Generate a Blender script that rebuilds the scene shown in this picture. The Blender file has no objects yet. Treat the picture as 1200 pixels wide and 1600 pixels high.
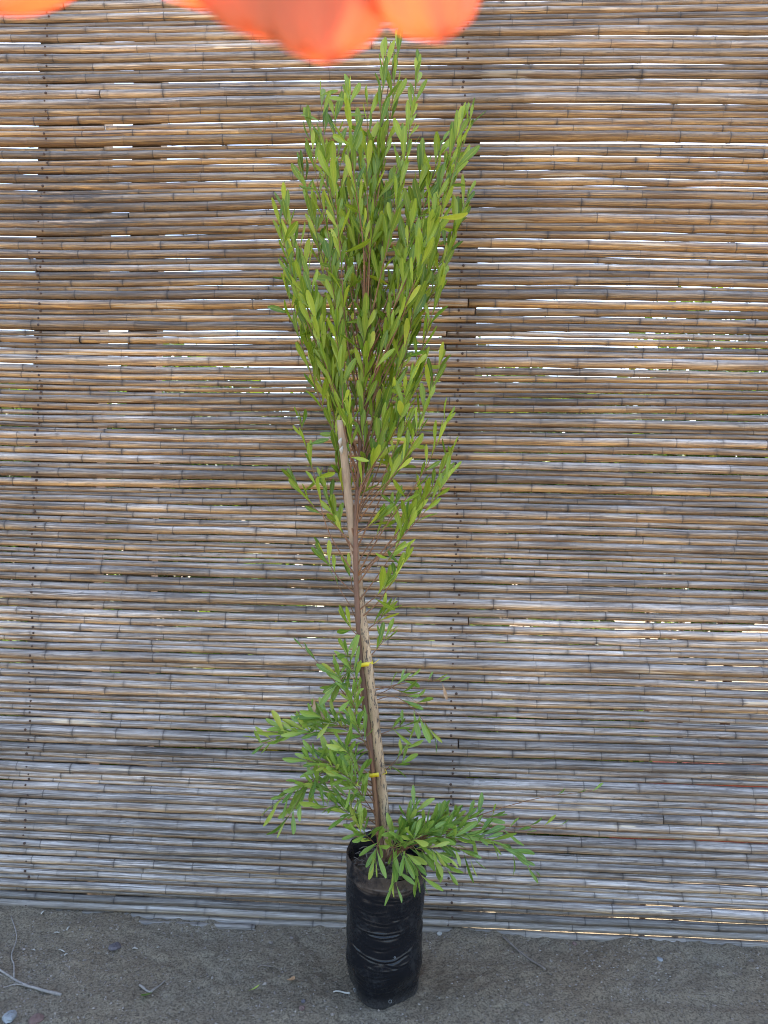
import bpy, math, random
import numpy as np
from mathutils import Vector, Matrix, Quaternion

random.seed(7)
rng = np.random.default_rng(11)
scene = bpy.context.scene
C = scene.collection

# ------------------------------------------------------------------ camera
F_PX = 1155.0                       # focal length in pixels of the 1200x1600 photograph
CAM = Vector((0.0, -2.31, 1.312))
YAW, ROLL, PITCH = math.radians(2.4), math.radians(1.27), math.radians(0.0)
fwd = Vector((-math.sin(YAW) * math.cos(PITCH), math.cos(YAW) * math.cos(PITCH), math.sin(PITCH)))
r0 = Vector((math.cos(YAW), math.sin(YAW), 0))
u0 = r0.cross(fwd)
c_right = r0 * math.cos(ROLL) + u0 * math.sin(ROLL)
c_up = -r0 * math.sin(ROLL) + u0 * math.cos(ROLL)
cam_data = bpy.data.cameras.new("camera")
cam_data.sensor_fit = 'VERTICAL'
cam_data.sensor_height = 36.0
cam_data.sensor_width = 27.0
cam_data.lens = F_PX / 1600.0 * 36.0
cam_data.clip_start = 0.01
cam_data.clip_end = 2000
cam_data.dof.use_dof = True
cam_data.dof.focus_distance = 2.12
cam_data.dof.aperture_fstop = 8.5
cam = bpy.data.objects.new("camera", cam_data)
C.objects.link(cam)
m = Matrix.Identity(4)
for i, v in enumerate((c_right, c_up, -fwd)):
    m[0][i], m[1][i], m[2][i] = v.x, v.y, v.z
m[0][3], m[1][3], m[2][3] = CAM
cam.matrix_world = m
scene.camera = cam

# ------------------------------------------------------------------ sky, sun, exposure
SUN_EL, SUN_AZ = math.radians(60), math.radians(22)    # azimuth from +Y (behind the fence) towards +X
world = bpy.data.worlds.new("World")
scene.world = world
world.use_nodes = True
wn = world.node_tree.nodes
bg = wn["Background"]
sky = wn.new("ShaderNodeTexSky")
sky.sky_type = 'NISHITA'
sky.sun_disc = False
sky.sun_elevation = SUN_EL
sky.sun_rotation = SUN_AZ
sky.air_density = 1.0
sky.dust_density = 1.8
sky.ozone_density = 1.0
world.node_tree.links.new(sky.outputs[0], bg.inputs[0])
bg.inputs[1].default_value = 0.15
sun_d = bpy.data.lights.new("sun", 'SUN')
sun_d.energy = 4.5
sun_d.angle = math.radians(0.5)
sun_d.color = (1.0, 0.93, 0.82)
sun = bpy.data.objects.new("sun", sun_d)
C.objects.link(sun)
sdir = Vector((math.sin(SUN_AZ) * math.cos(SUN_EL), math.cos(SUN_AZ) * math.cos(SUN_EL), math.sin(SUN_EL)))
sun.rotation_euler = (-sdir).to_track_quat('-Z', 'Y').to_euler()
sun.location = sdir * 20
vs = scene.view_settings
vs.view_transform = 'Standard'
vs.look = 'None'
vs.exposure = 2.35
vs.gamma = 1.0
vs.use_curve_mapping = False
scene.cycles.use_denoising = True
scene.cycles.max_bounces = 8
scene.cycles.filter_width = 1.0

# ------------------------------------------------------------------ helpers
def ray(px, py):
    return (fwd + c_right * ((px - 600) / F_PX) - c_up * ((py - 800) / F_PX))
def atY(px, py, Y):
    d = ray(px, py)
    t = (Y - CAM.y) / d.y
    return CAM + d * t
def atZ(px, py, Z=0.0):
    d = ray(px, py)
    t = (Z - CAM.z) / d.z
    return CAM + d * t

def tag(o, label=None, cat=None, group=None, kind=None):
    if label: o['label'] = label
    if cat: o['category'] = cat
    if group: o['group'] = group
    if kind: o['kind'] = kind
    return o
def link(name, data, parent=None):
    o = bpy.data.objects.new(name, data)
    C.objects.link(o)
    if parent is not None: o.parent = parent
    return o
def empty(name, loc=(0, 0, 0)):
    o = link(name, None)
    o.location = loc
    o.empty_display_size = 0.05
    return o

class MB:
    """collects vertices and faces for one mesh"""
    def __init__(s): s.v = []; s.f = []; s.a = {}
    def add(s, v, f):
        n = len(s.v); s.v += [tuple(p) for p in v]; s.f += [tuple(i + n for i in q) for q in f]
    def tube(s, pts, rad, sides=8, cap=True, squash=1.0, twist=0.0):
        pts = [Vector(p) for p in pts]; n = len(pts)
        t0 = (pts[1] - pts[0]).normalized()
        ref = Vector((0, 0, 1)) if abs(t0.z) < 0.9 else Vector((1, 0, 0))
        nrm = t0.cross(ref).normalized()
        vs_, fs_ = [], []
        for i in range(n):
            t = (pts[min(i + 1, n - 1)] - pts[max(i - 1, 0)]).normalized()
            nrm = (nrm - t * nrm.dot(t)).normalized()
            b = t.cross(nrm)
            r = rad[i] if hasattr(rad, '__len__') else rad
            for k in range(sides):
                a = 2 * math.pi * k / sides + twist
                vs_.append(pts[i] + nrm * (math.cos(a) * r) + b * (math.sin(a) * r * squash))
        for i in range(n - 1):
            for k in range(sides):
                k2 = (k + 1) % sides
                fs_.append((i * sides + k, i * sides + k2, (i + 1) * sides + k2, (i + 1) * sides + k))
        if cap:
            fs_.append(tuple(range(sides - 1, -1, -1)))
            fs_.append(tuple((n - 1) * sides + k for k in range(sides)))
        s.add(vs_, fs_)
    def mesh(s, name, mat, smooth=True):
        me = bpy.data.meshes.new(name)
        me.from_pydata(s.v, [], s.f)
        if smooth: me.polygons.foreach_set('use_smooth', [True] * len(me.polygons))
        if mat: me.materials.append(mat)
        me.update()
        return me
    def build(s, name, mat, parent=None, smooth=True):
        return link(name, s.mesh(name, mat, smooth), parent)

def vnoise(x, y, seed=0):
    """smooth 2-D value noise in [-1, 1] for numpy arrays"""
    x = np.asarray(x, float); y = np.asarray(y, float)
    xi = np.floor(x).astype(np.int64); yi = np.floor(y).astype(np.int64)
    fx = x - xi; fy = y - yi
    fx = fx * fx * (3 - 2 * fx); fy = fy * fy * (3 - 2 * fy)
    def h(a, b):
        n = (a * 374761393 + b * 668265263 + seed * 1442695041) & 0xffffffff
        n = ((n ^ (n >> 13)) * 1274126177) & 0xffffffff
        n = n ^ (n >> 16)
        return (n & 0xffff) / 32767.5 - 1.0
    return (h(xi, yi) * (1 - fx) + h(xi + 1, yi) * fx) * (1 - fy) + (h(xi, yi + 1) * (1 - fx) + h(xi + 1, yi + 1) * fx) * fy

def spline(pts, n):
    """Catmull-Rom through pts, n samples"""
    P = [Vector(p) for p in pts]
    P = [P[0] * 2 - P[1]] + P + [P[-1] * 2 - P[-2]]
    out = []
    segs = len(P) - 3
    for i in range(n):
        u = i / (n - 1) * segs
        k = min(int(u), segs - 1); t = u - k
        a, b, c, d = P[k:k + 4]
        out.append(0.5 * ((2 * b) + (c - a) * t + (2 * a - 5 * b + 4 * c - d) * t * t + (3 * b - a - 3 * c + d) * t ** 3))
    return out

# ------------------------------------------------------------------ node helpers
class NT:
    def __init__(s, name):
        s.mat = bpy.data.materials.new(name); s.mat.use_nodes = True
        s.t = s.mat.node_tree; s.n = s.t.nodes; s.l = s.t.links
        s.p = s.n["Principled BSDF"]; s.out = s.n["Material Output"]
    def new(s, typ, **kw):
        o = s.n.new(typ)
        for k, v in kw.items(): setattr(o, k, v)
        return o
    def set(s, sock, v):
        if hasattr(v, 'is_output') or isinstance(v, bpy.types.NodeSocket): s.l.new(v, sock)
        else: sock.default_value = v
    def attr(s, name, typ='GEOMETRY', out='Fac'):
        o = s.new('ShaderNodeAttribute', attribute_name=name, attribute_type=typ); return o.outputs[out]
    def math(s, op, a, b=0.0, c=None, clamp=False):
        o = s.new('ShaderNodeMath', operation=op, use_clamp=clamp)
        s.set(o.inputs[0], a); s.set(o.inputs[1], b)
        if c is not None: s.set(o.inputs[2], c)
        return o.outputs[0]
    def mix(s, f, a, b, mode='MIX'):
        o = s.new('ShaderNodeMix', data_type='RGBA', blend_type=mode)
        s.set(o.inputs[0], f)
        s.set(o.inputs[6], a if not isinstance(a, tuple) else (*a[:3], 1))
        s.set(o.inputs[7], b if not isinstance(b, tuple) else (*b[:3], 1))
        return o.outputs[2]
    def noise(s, vec, scale, detail=3, rough=0.55, dist=0.0, out=0):
        o = s.new('ShaderNodeTexNoise')
        if vec is not None: s.l.new(vec, o.inputs['Vector'])
        o.inputs['Scale'].default_value = scale; o.inputs['Detail'].default_value = detail
        o.inputs['Roughness'].default_value = rough; o.inputs['Distortion'].default_value = dist
        return o.outputs[out]
    def mapping(s, vec, scale=(1, 1, 1), loc=(0, 0, 0)):
        o = s.new('ShaderNodeMapping'); s.l.new(vec, o.inputs['Vector'])
        o.inputs['Scale'].default_value = scale; o.inputs['Location'].default_value = loc
        return o.outputs[0]
    def ramp(s, f, stops, interp='LINEAR'):
        o = s.new('ShaderNodeValToRGB'); s.set(o.inputs[0], f)
        e = o.color_ramp.elements; o.color_ramp.interpolation = interp
        while len(e) < len(stops): e.new(0.5)
        for i, (p, c) in enumerate(stops):
            e[i].position = p
            e[i].color = (c, c, c, 1) if not isinstance(c, tuple) else (*c[:3], 1)
        return o.outputs[0]
    def bump(s, h, strength=0.3, dist=0.01):
        o = s.new('ShaderNodeBump'); s.set(o.inputs['Height'], h)
        o.inputs['Strength'].default_value = strength; o.inputs['Distance'].default_value = dist
        s.l.new(o.outputs[0], s.p.inputs['Normal']); return o.outputs[0]
    def base(s, col): s.set(s.p.inputs['Base Color'], col if not isinstance(col, tuple) else (*col[:3], 1))
    def rough(s, v): s.set(s.p.inputs['Roughness'], v)
    def pos(s): return s.new('ShaderNodeNewGeometry').outputs['Position']
    def sep(s, v):
        o = s.new('ShaderNodeSeparateXYZ'); s.l.new(v, o.inputs[0]); return o.outputs
    def comb(s, x, y, z):
        o = s.new('ShaderNodeCombineXYZ')
        for i, v in enumerate((x, y, z)): s.set(o.inputs[i], v)
        return o.outputs[0]
    def objrand(s): return s.new('ShaderNodeObjectInfo').outputs['Random']

def leaf_like(nt, col, trans, tmul=1.0, rough=0.5):
    """principled surface with a translucent share"""
    nt.base(col); nt.rough(rough)
    tr = nt.new('ShaderNodeBsdfTranslucent')
    if tmul != 1.0:
        col = nt.mix(1.0, col, (tmul, tmul, tmul * 0.7), 'MULTIPLY')
    nt.set(tr.inputs[0], col)
    mx = nt.new('ShaderNodeMixShader'); mx.inputs[0].default_value = trans
    nt.l.new(nt.p.outputs[0], mx.inputs[1]); nt.l.new(tr.outputs[0], mx.inputs[2])
    nt.l.new(mx.outputs[0], nt.out.inputs[0])

# ------------------------------------------------------------------ materials
NAIL_A0, NAIL_A1 = atY(62, 400, 0), atY(36, 1400, 0)       # the two columns of nails
NAIL_C0, NAIL_C1 = atY(723, 300, 0), atY(703, 1400, 0)
XA, XC = (NAIL_A0.x + NAIL_A1.x) / 2, (NAIL_C0.x + NAIL_C1.x) / 2

def mat_cane():
    nt = NT("weathered_bamboo")
    cuv = nt.attr('cuv', out='Vector')          # (metres along, metres round, cane index)
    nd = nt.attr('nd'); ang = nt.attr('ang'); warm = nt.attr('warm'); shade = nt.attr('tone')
    pos = nt.pos(); px, py, pz = nt.sep(pos)
    streak = nt.noise(nt.mapping(cuv, (4, 170, 3.1)), 1.0, 4, 0.65)
    fine = nt.noise(nt.mapping(cuv, (16, 420, 7.7)), 1.0, 3, 0.6)
    blot = nt.noise(nt.mapping(cuv, (7, 40, 5.3)), 1.0, 4, 0.6)
    patch = nt.noise(nt.mapping(cuv, (1.6, 9, 2.3)), 1.0, 2, 0.5)
    streak = nt.ramp(streak, [(0.36, 0.0), (0.64, 1.0)]); fine = nt.ramp(fine, [(0.40, 0.0), (0.64, 1.0)])
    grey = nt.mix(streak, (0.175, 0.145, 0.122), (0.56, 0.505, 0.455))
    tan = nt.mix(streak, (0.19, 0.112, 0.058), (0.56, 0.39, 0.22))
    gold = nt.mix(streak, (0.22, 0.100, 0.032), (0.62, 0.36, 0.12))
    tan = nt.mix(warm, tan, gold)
    # weathered grey tops, tan undersides; cool sky light and warm bounce painted in too
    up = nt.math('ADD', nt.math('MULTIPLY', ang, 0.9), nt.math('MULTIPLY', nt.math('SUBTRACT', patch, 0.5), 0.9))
    warm_under = nt.math('ADD', nt.math('SUBTRACT', 0.50, up), nt.math('MULTIPLY', nt.math('SUBTRACT', warm, 0.45), 0.55), clamp=True)
    col = nt.mix(warm_under, grey, tan)
    col = nt.mix(nt.math('MULTIPLY', fine, 0.75), col, nt.mix(1.0, col, (0.42, 0.38, 0.36), 'MULTIPLY'))
    # long drying cracks
    crack = nt.ramp(nt.noise(nt.mapping(cuv, (2.2, 190, 11.0)), 1.0, 2, 0.5), [(0.635, 0.0), (0.665, 1.0)])
    col = nt.mix(nt.math('MULTIPLY', crack, 0.85), col, (0.055, 0.045, 0.038))
    # blotches of mould
    mould = nt.ramp(nt.noise(nt.mapping(cuv, (26, 100, 5.3)), 1.0, 5, 0.75), [(0.54, 0.0), (0.66, 1.0)])
    col = nt.mix(nt.math('MULTIPLY', nt.math('MULTIPLY', mould, nt.ramp(patch, [(0.35, 0.15), (0.65, 1.0)])), 0.8), col, (0.085, 0.07, 0.06))
    scar = nt.ramp(nt.noise(nt.mapping(cuv, (2.4, 55, 9.1)), 1.0, 2, 0.5), [(0.70, 0.0), (0.715, 1.0)])
    col = nt.mix(nt.math('MULTIPLY', scar, 0.8), col, (0.58, 0.46, 0.31))
    drift = nt.ramp(nt.noise(nt.mapping(pos, (1.6, 1, 2.6)), 1.0, 3, 0.6), [(0.36, 0.70), (0.62, 1.12)])
    col = nt.mix(1.0, col, drift, 'MULTIPLY')
    # weather stains that run down along the two posts, where the nails rust; right band paints in a soft shadow too
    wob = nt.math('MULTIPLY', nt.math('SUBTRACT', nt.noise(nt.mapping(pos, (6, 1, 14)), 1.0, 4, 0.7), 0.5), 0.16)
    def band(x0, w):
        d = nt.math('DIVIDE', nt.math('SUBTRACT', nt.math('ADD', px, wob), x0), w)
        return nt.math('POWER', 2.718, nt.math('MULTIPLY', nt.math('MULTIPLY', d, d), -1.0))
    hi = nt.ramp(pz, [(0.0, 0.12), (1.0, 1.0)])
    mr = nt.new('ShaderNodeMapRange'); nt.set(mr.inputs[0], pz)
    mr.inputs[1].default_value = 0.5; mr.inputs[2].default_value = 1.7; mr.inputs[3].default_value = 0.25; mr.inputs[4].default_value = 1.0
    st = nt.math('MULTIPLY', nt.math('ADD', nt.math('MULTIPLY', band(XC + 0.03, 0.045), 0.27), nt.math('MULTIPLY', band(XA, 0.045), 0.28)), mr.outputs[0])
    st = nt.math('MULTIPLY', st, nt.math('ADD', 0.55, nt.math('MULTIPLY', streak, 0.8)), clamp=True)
    # black mould cloud high at the left
    dx = nt.math('DIVIDE', nt.math('SUBTRACT', px, -1.12), 0.30)
    dz = nt.math('DIVIDE', nt.math('SUBTRACT', pz, 2.27), 0.15)
    cl = nt.math('POWER', 2.718, nt.math('MULTIPLY', nt.math('ADD', nt.math('MULTIPLY', dx, dx), nt.math('MULTIPLY', dz, dz)), -1.0))
    cl = nt.math('MULTIPLY', cl, nt.ramp(nt.noise(nt.mapping(cuv, (11, 90, 1.7)), 1.0, 5, 0.7), [(0.36, 0.0), (0.54, 1.0)]))
    st = nt.math('MAXIMUM', st, nt.math('MULTIPLY', cl, 0.9))
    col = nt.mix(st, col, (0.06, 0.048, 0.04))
    # rain-splashed earth on the lowest rows
    spl = nt.new('ShaderNodeMapRange'); nt.set(spl.inputs[0], nt.math('ADD', pz, nt.math('MULTIPLY', nt.math('SUBTRACT', blot, 0.5), 0.16)))
    spl.inputs[1].default_value = 0.0; spl.inputs[2].default_value = 0.10; spl.inputs[3].default_value = 0.75; spl.inputs[4].default_value = 0.0
    col = nt.mix(spl.outputs[0], col, (0.17, 0.140, 0.108))
    # nodes: dark seam with a sooty margin
    nseam = nt.ramp(nd, [(0.80, 0.0), (0.97, 1.0)])
    nsoft = nt.math('MULTIPLY', nt.ramp(nd, [(0.15, 0.0), (0.9, 1.0)]), nt.ramp(blot, [(0.46, 0.0), (0.62, 1.0)]))
    col = nt.mix(nt.math('MULTIPLY', nsoft, 0.8), col, (0.06, 0.045, 0.036))
    col = nt.mix(nt.math('MULTIPLY', nseam, nt.math('ADD', 0.34, nt.math('MULTIPLY', patch, 0.6), clamp=True)), col, (0.035, 0.027, 0.022))
    # tone of each cane
    tone = nt.new('ShaderNodeHueSaturation'); nt.set(tone.inputs['Value'], nt.math('MULTIPLY', shade, nt.attr('itone'))); nt.set(tone.inputs['Color'], col)
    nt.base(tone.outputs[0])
    nt.rough(nt.math('ADD', 0.34, nt.math('MULTIPLY', blot, 0.3)))
    nt.p.inputs['Specular IOR Level'].default_value = 0.55
    h = nt.math('SUBTRACT', nt.math('ADD', nt.math('MULTIPLY', streak, 0.6), nt.math('MULTIPLY', fine, 0.4)), nt.math('MULTIPLY', crack, 1.2))
    nt.bump(h, 0.7, 0.002)
    return nt.mat

def mat_soil():
    nt = NT("grey_soil")
    pos = nt.pos(); px, py, pz = nt.sep(pos)
    big = nt.noise(pos, 2.6, 3, 0.55)
    mid = nt.noise(pos, 16, 4, 0.6)
    fin = nt.noise(pos, 150, 4, 0.7)
    gr = nt.noise(pos, 520, 2, 0.6)
    shaded_soil = nt.mix(mid, (0.200, 0.163, 0.112), (0.375, 0.313, 0.220))
    col = nt.mix(nt.ramp(big, [(0.35, 0.0), (0.65, 1.0)]), shaded_soil, nt.mix(mid, (0.220, 0.164, 0.104), (0.340, 0.264, 0.176)))
    col = nt.mix(nt.ramp(fin, [(0.38, 0.75), (0.55, 0.0)]), col, (0.066, 0.050, 0.036))
    col = nt.mix(nt.ramp(gr, [(0.60, 0.0), (0.74, 0.45)]), col, (0.46, 0.41, 0.35))
    # raked earth along the fence; sunlit yard on both sides painted separately for warm bounce
    edge = nt.math('MULTIPLY', nt.math('SUBTRACT', mid, 0.5), 0.25)
    back = nt.math('MULTIPLY', nt.math('SUBTRACT', nt.math('ADD', py, edge), 0.16), 9.0, clamp=True)
    front = nt.math('MULTIPLY', nt.math('SUBTRACT', -1.35, nt.math('ADD', py, edge)), 2.5, clamp=True)
    dry = nt.mix(mid, (0.19, 0.145, 0.098), (0.28, 0.22, 0.155))  # tint of the sunlit yard, tuned for light bounced onto the canes
    col = nt.mix(nt.math('MAXIMUM', back, front), col, dry)
    nt.base(col); nt.rough(0.95)
    nt.p.inputs['Specular IOR Level'].default_value = 0.15
    nt.bump(nt.math('ADD', nt.math('MULTIPLY', fin, 0.7), nt.math('MULTIPLY', gr, 0.35)), 1.0, 0.012)
    return nt.mat

def mat_leaf(name, dark, light, yellow, trans=0.34):
    nt = NT(name)
    rnd = nt.math('FRACT', nt.math('ADD', nt.objrand(), nt.attr('rnd')))
    rib = nt.attr('rib'); along = nt.attr('along')
    col = nt.mix(nt.ramp(rnd, [(0.05, 0.0), (0.75, 1.0)]), dark, light)
    col = nt.mix(nt.ramp(rnd, [(0.80, 0.0), (0.98, 0.85)]), col, yellow)
    oi = nt.new('ShaderNodeTexCoord').outputs['Object']
    n = nt.noise(oi, 9, 3, 0.6)
    col = nt.mix(nt.math('MULTIPLY', n, 0.45), col, nt.mix(1.0, col, (0.62, 0.72, 0.6), 'MULTIPLY'))
    blem = nt.ramp(nt.noise(nt.pos(), 95, 3, 0.6), [(0.66, 0.0), (0.74, 1.0)])
    col = nt.mix(nt.math('MULTIPLY', blem, 0.5), col, (0.24, 0.17, 0.05))
    col = nt.mix(nt.math('MULTIPLY', nt.ramp(rib, [(0.82, 0.0), (1.0, 1.0)]), 0.45), col, yellow)
    leaf_like(nt, col, trans, 1.25, 0.42)
    return nt.mat

def mat_bark(name, a, b, scale=(60, 60, 9), bump=0.5, dist=0.002, dark=None, thr=(0.6, 0.68)):
    nt = NT(name)
    co = nt.pos()
    n = nt.noise(nt.mapping(co, scale), 1.0, 4, 0.65)
    n2 = nt.noise(nt.mapping(co, tuple(s * 3 for s in scale)), 1.0, 3, 0.6)
    col = nt.mix(nt.ramp(n, [(0.3, 0.0), (0.7, 1.0)]), a, b)
    if dark:
        k = nt.ramp(nt.noise(nt.mapping(co, (190, 190, 38)), 1.0, 5, 0.75), [(thr[0], 0.0), (thr[1], 1.0)])
        col = nt.mix(k, col, dark)
    nt.base(col); nt.rough(0.8)
    nt.bump(nt.math('ADD', n, nt.math('MULTIPLY', n2, 0.5)), bump, dist)
    return nt.mat

def mat_plain(name, a, b, scale=30, rough=0.8, bump=0.3, dist=0.003):
    nt = NT(name)
    oc = nt.pos()
    n = nt.noise(oc, scale, 4, 0.6)
    nt.base(nt.mix(nt.ramp(n, [(0.3, 0.0), (0.7, 1.0)]), a, b)); nt.rough(rough)
    nt.bump(n, bump, dist)
    return nt.mat

def mat_bag():
    nt = NT("black_polythene")
    pos = nt.pos()
    n = nt.noise(pos, 14, 4, 0.6)
    f = nt.noise(pos, 120, 4, 0.7)
    scr = nt.noise(nt.mapping(pos, (18, 18, 260)), 1.0, 3, 0.6)
    sm = nt.ramp(nt.math('ADD', nt.math('MULTIPLY', n, 0.6), nt.math('MULTIPLY', f, 0.4)), [(0.52, 0.0), (0.72, 1.0)])
    col = nt.mix(nt.math('MULTIPLY', sm, 0.5), (0.0065, 0.007, 0.009), (0.055, 0.055, 0.055))
    # soil smeared on the turned-down lip
    lip = nt.attr('lip')
    lipn = nt.math('MULTIPLY', lip, nt.ramp(nt.noise(nt.mapping(pos, (30, 30, 22)), 1.0, 3, 0.6), [(0.36, 0.0), (0.55, 1.0)]))
    col = nt.mix(nt.math('MULTIPLY', lipn, 0.8), col, (0.075, 0.055, 0.042))
    # dust near the ground
    z = nt.sep(pos)[2]
    mr = nt.new('ShaderNodeMapRange'); nt.set(mr.inputs[0], z)
    mr.inputs[1].default_value = 0.0; mr.inputs[2].default_value = 0.035; mr.inputs[3].default_value = 0.6; mr.inputs[4].default_value = 0.0
    col = nt.mix(nt.math('MULTIPLY', mr.outputs[0], n), col, (0.10, 0.09, 0.08))
    nt.base(col)
    nt.rough(nt.math('ADD', 0.27, nt.math('MULTIPLY', sm, 0.35)))
    nt.p.inputs['Specular IOR Level'].default_value = 0.28
    nt.bump(nt.math('ADD', nt.math('MULTIPLY', n, 0.7), nt.math('MULTIPLY', scr, 0.2)), 0.22, 0.004)
    return nt.mat

M = {}
M['cane'] = mat_cane()
M['soil'] = mat_soil()
M['leaf'] = mat_leaf("hop_bush_leaf", (0.110, 0.195, 0.014), (0.300, 0.395, 0.032), (0.48, 0.52, 0.06))
M['leaf_low'] = mat_leaf("young_leaf", (0.115, 0.215, 0.030), (0.265, 0.385, 0.065), (0.43, 0.48, 0.09))
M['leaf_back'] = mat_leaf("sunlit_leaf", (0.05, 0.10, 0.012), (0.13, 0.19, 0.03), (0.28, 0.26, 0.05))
M['bark'] = mat_bark("red_brown_bark", (0.085, 0.045, 0.028), (0.20, 0.105, 0.062))
M['twig'] = mat_bark("twig_bark", (0.13, 0.062, 0.032), (0.26, 0.13, 0.06))
M['stake'] = mat_bark("speckled_stake", (0.22, 0.135, 0.072), (0.50, 0.36, 0.21), dark=(0.045, 0.036, 0.03), thr=(0.53, 0.58))
M['stake_top'] = mat_bark("grey_stake", (0.22, 0.150, 0.095), (0.44, 0.32, 0.205), dark=(0.06, 0.05, 0.04), thr=(0.64, 0.70))
M['tie'] = mat_plain("yellow_plastic_tie", (0.62, 0.47, 0.015), (0.70, 0.55, 0.03), 40, 0.4, 0.05)
M['bag'] = mat_bag()
M['potting'] = mat_plain("potting_soil", (0.045, 0.030, 0.022), (0.14, 0.10, 0.07), 90, 0.95, 0.9, 0.01)
M['nail'] = mat_plain("rusty_nail", (0.035, 0.018, 0.012), (0.075, 0.04, 0.026), 300, 0.75, 0.3, 0.001)
M['post'] = mat_bark("fence_post_wood", (0.07, 0.045, 0.03), (0.15, 0.10, 0.065))
M['dry_twig'] = mat_bark("dry_grey_twig", (0.17, 0.145, 0.12), (0.30, 0.26, 0.22), (90, 90, 90))
M['straw'] = mat_bark("dry_straw", (0.13, 0.10, 0.08), (0.22, 0.18, 0.145), (90, 90, 90))
M['dead_leaf'] = mat_plain("dead_leaf", (0.30, 0.16, 0.07), (0.46, 0.29, 0.15), 40, 0.7)
M['chip'] = mat_plain("pale_chip", (0.30, 0.27, 0.22), (0.48, 0.44, 0.37), 60, 0.8)
M['stone'] = mat_plain("purple_grey_stone", (0.075, 0.062, 0.065), (0.135, 0.115, 0.115), 40, 0.8, 0.6)
M['stone_red'] = mat_plain("red_stone", (0.11, 0.062, 0.050), (0.17, 0.105, 0.085), 40, 0.8, 0.6)
M['stone_blue'] = mat_plain("blue_grey_stone", (0.17, 0.175, 0.175), (0.27, 0.275, 0.27), 40, 0.8, 0.6)

def mat_petal():
    nt = NT("orange_petal")
    pos = nt.attr('petal_uv', out='Vector')
    n = nt.noise(nt.mapping(pos, (14, 2.0, 1)), 1.0, 3, 0.5)
    rim = nt.attr('along')
    col = nt.mix(n, (0.80, 0.28, 0.14), (0.84, 0.34, 0.17))
    col = nt.mix(nt.ramp(rim, [(0.0, 1.0), (0.35, 0.0)]), col, (0.72, 0.045, 0.02))
    leaf_like(nt, col, 0.62, 1.0, 0.6)
    return nt.mat
M['petal'] = mat_petal()

# ================================================================== ground
def ground_h(x, y):
    x = np.asarray(x, float); y = np.asarray(y, float)
    near = np.clip(1 - (np.abs(y + 0.45) - 1.0) / 1.0, 0, 1) * np.clip(1 - (np.abs(x) - 2.2) / 1.0, 0, 1)
    h = 0.007 * vnoise(x * 4, y * 5, 1) + 0.004 * vnoise(x * 13, y * 13, 2)
    rough = 0.0046 * vnoise(x * 33, y * 33, 3) + 0.0034 * vnoise(x * 75, y * 75, 4)
    # a smooth raked strip crosses the front right corner
    s = (y + 0.40) - (x - 0.25) * 0.085 + 0.02 * vnoise(x * 3, y * 0 + 3, 9)
    strip = np.exp(-(s / 0.035) ** 2) * np.clip((x - 0.1) / 0.25, 0, 1)
    strip2 = np.exp(-((s - 0.10) / 0.025) ** 2) * np.clip((x - 0.25) / 0.25, 0, 1) * 0.7
    rough = rough * (1 - 0.85 * np.clip(strip + strip2, 0, 1))
    h = h + rough - 0.010 * strip - 0.006 * strip2
    # earth banked against the foot of the fence at the left
    bank = np.exp(-np.clip(-y, 0, 9) ** 2 / 0.012) * (0.002 + 0.016 * np.clip((-x - 0.35) / 0.9, 0, 1))
    h = h + bank * (1 + 0.3 * vnoise(x * 9, y * 9, 6))
    return h * near
def axis(lo, hi, step, far):
    a = list(np.arange(lo, hi + 1e-6, step))
    d, p, q = step, lo, hi
    left, right = [], []
    while q < far:
        d *= 1.22; q += d; p -= d
        right.append(q); left.append(p)
    return np.array(left[::-1] + a + right)
gx = axis(-1.45, 1.45, 0.0075, 300); gy = axis(-0.62, 0.06, 0.0075, 300)
GX, GY = np.meshgrid(gx, gy)
GZ = ground_h(GX, GY)
nx, ny = len(gx), len(gy)
co = np.stack([GX, GY, GZ], -1).reshape(-1, 3)
idx = np.arange(nx * ny).reshape(ny, nx)
quads = np.stack([idx[:-1, :-1], idx[:-1, 1:], idx[1:, 1:], idx[1:, :-1]], -1).reshape(-1, 4)
def np_mesh(name, co, quads, mat, smooth=True):
    me = bpy.data.meshes.new(name)
    k = quads.shape[1]
    me.vertices.add(len(co)); me.vertices.foreach_set('co', np.ascontiguousarray(co, np.float32).ravel())
    me.loops.add(quads.size); me.loops.foreach_set('vertex_index', np.ascontiguousarray(quads, np.int32).ravel())
    me.polygons.add(len(quads))
    me.polygons.foreach_set('loop_start', np.arange(0, quads.size, k, dtype=np.int32))
    me.polygons.foreach_set('use_smooth', np.full(len(quads), smooth))
    me.update(calc_edges=True); me.validate()
    if mat: me.materials.append(mat)
    return me
def fattr(me, name, vals, typ='FLOAT'):
    a = me.attributes.new(name, typ, 'POINT')
    a.data.foreach_set('vector' if typ == 'FLOAT_VECTOR' else 'value', np.ascontiguousarray(vals, np.float32).ravel())
tag(link('ground', np_mesh('ground', co, quads, M['soil'])), kind='structure')
def gh(x, y): return float(ground_h(np.array([x]), np.array([y]))[0])
def on_ground(px, py):
    p = atZ(px, py, 0.0); p.z = gh(p.x, p.y); return p

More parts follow.
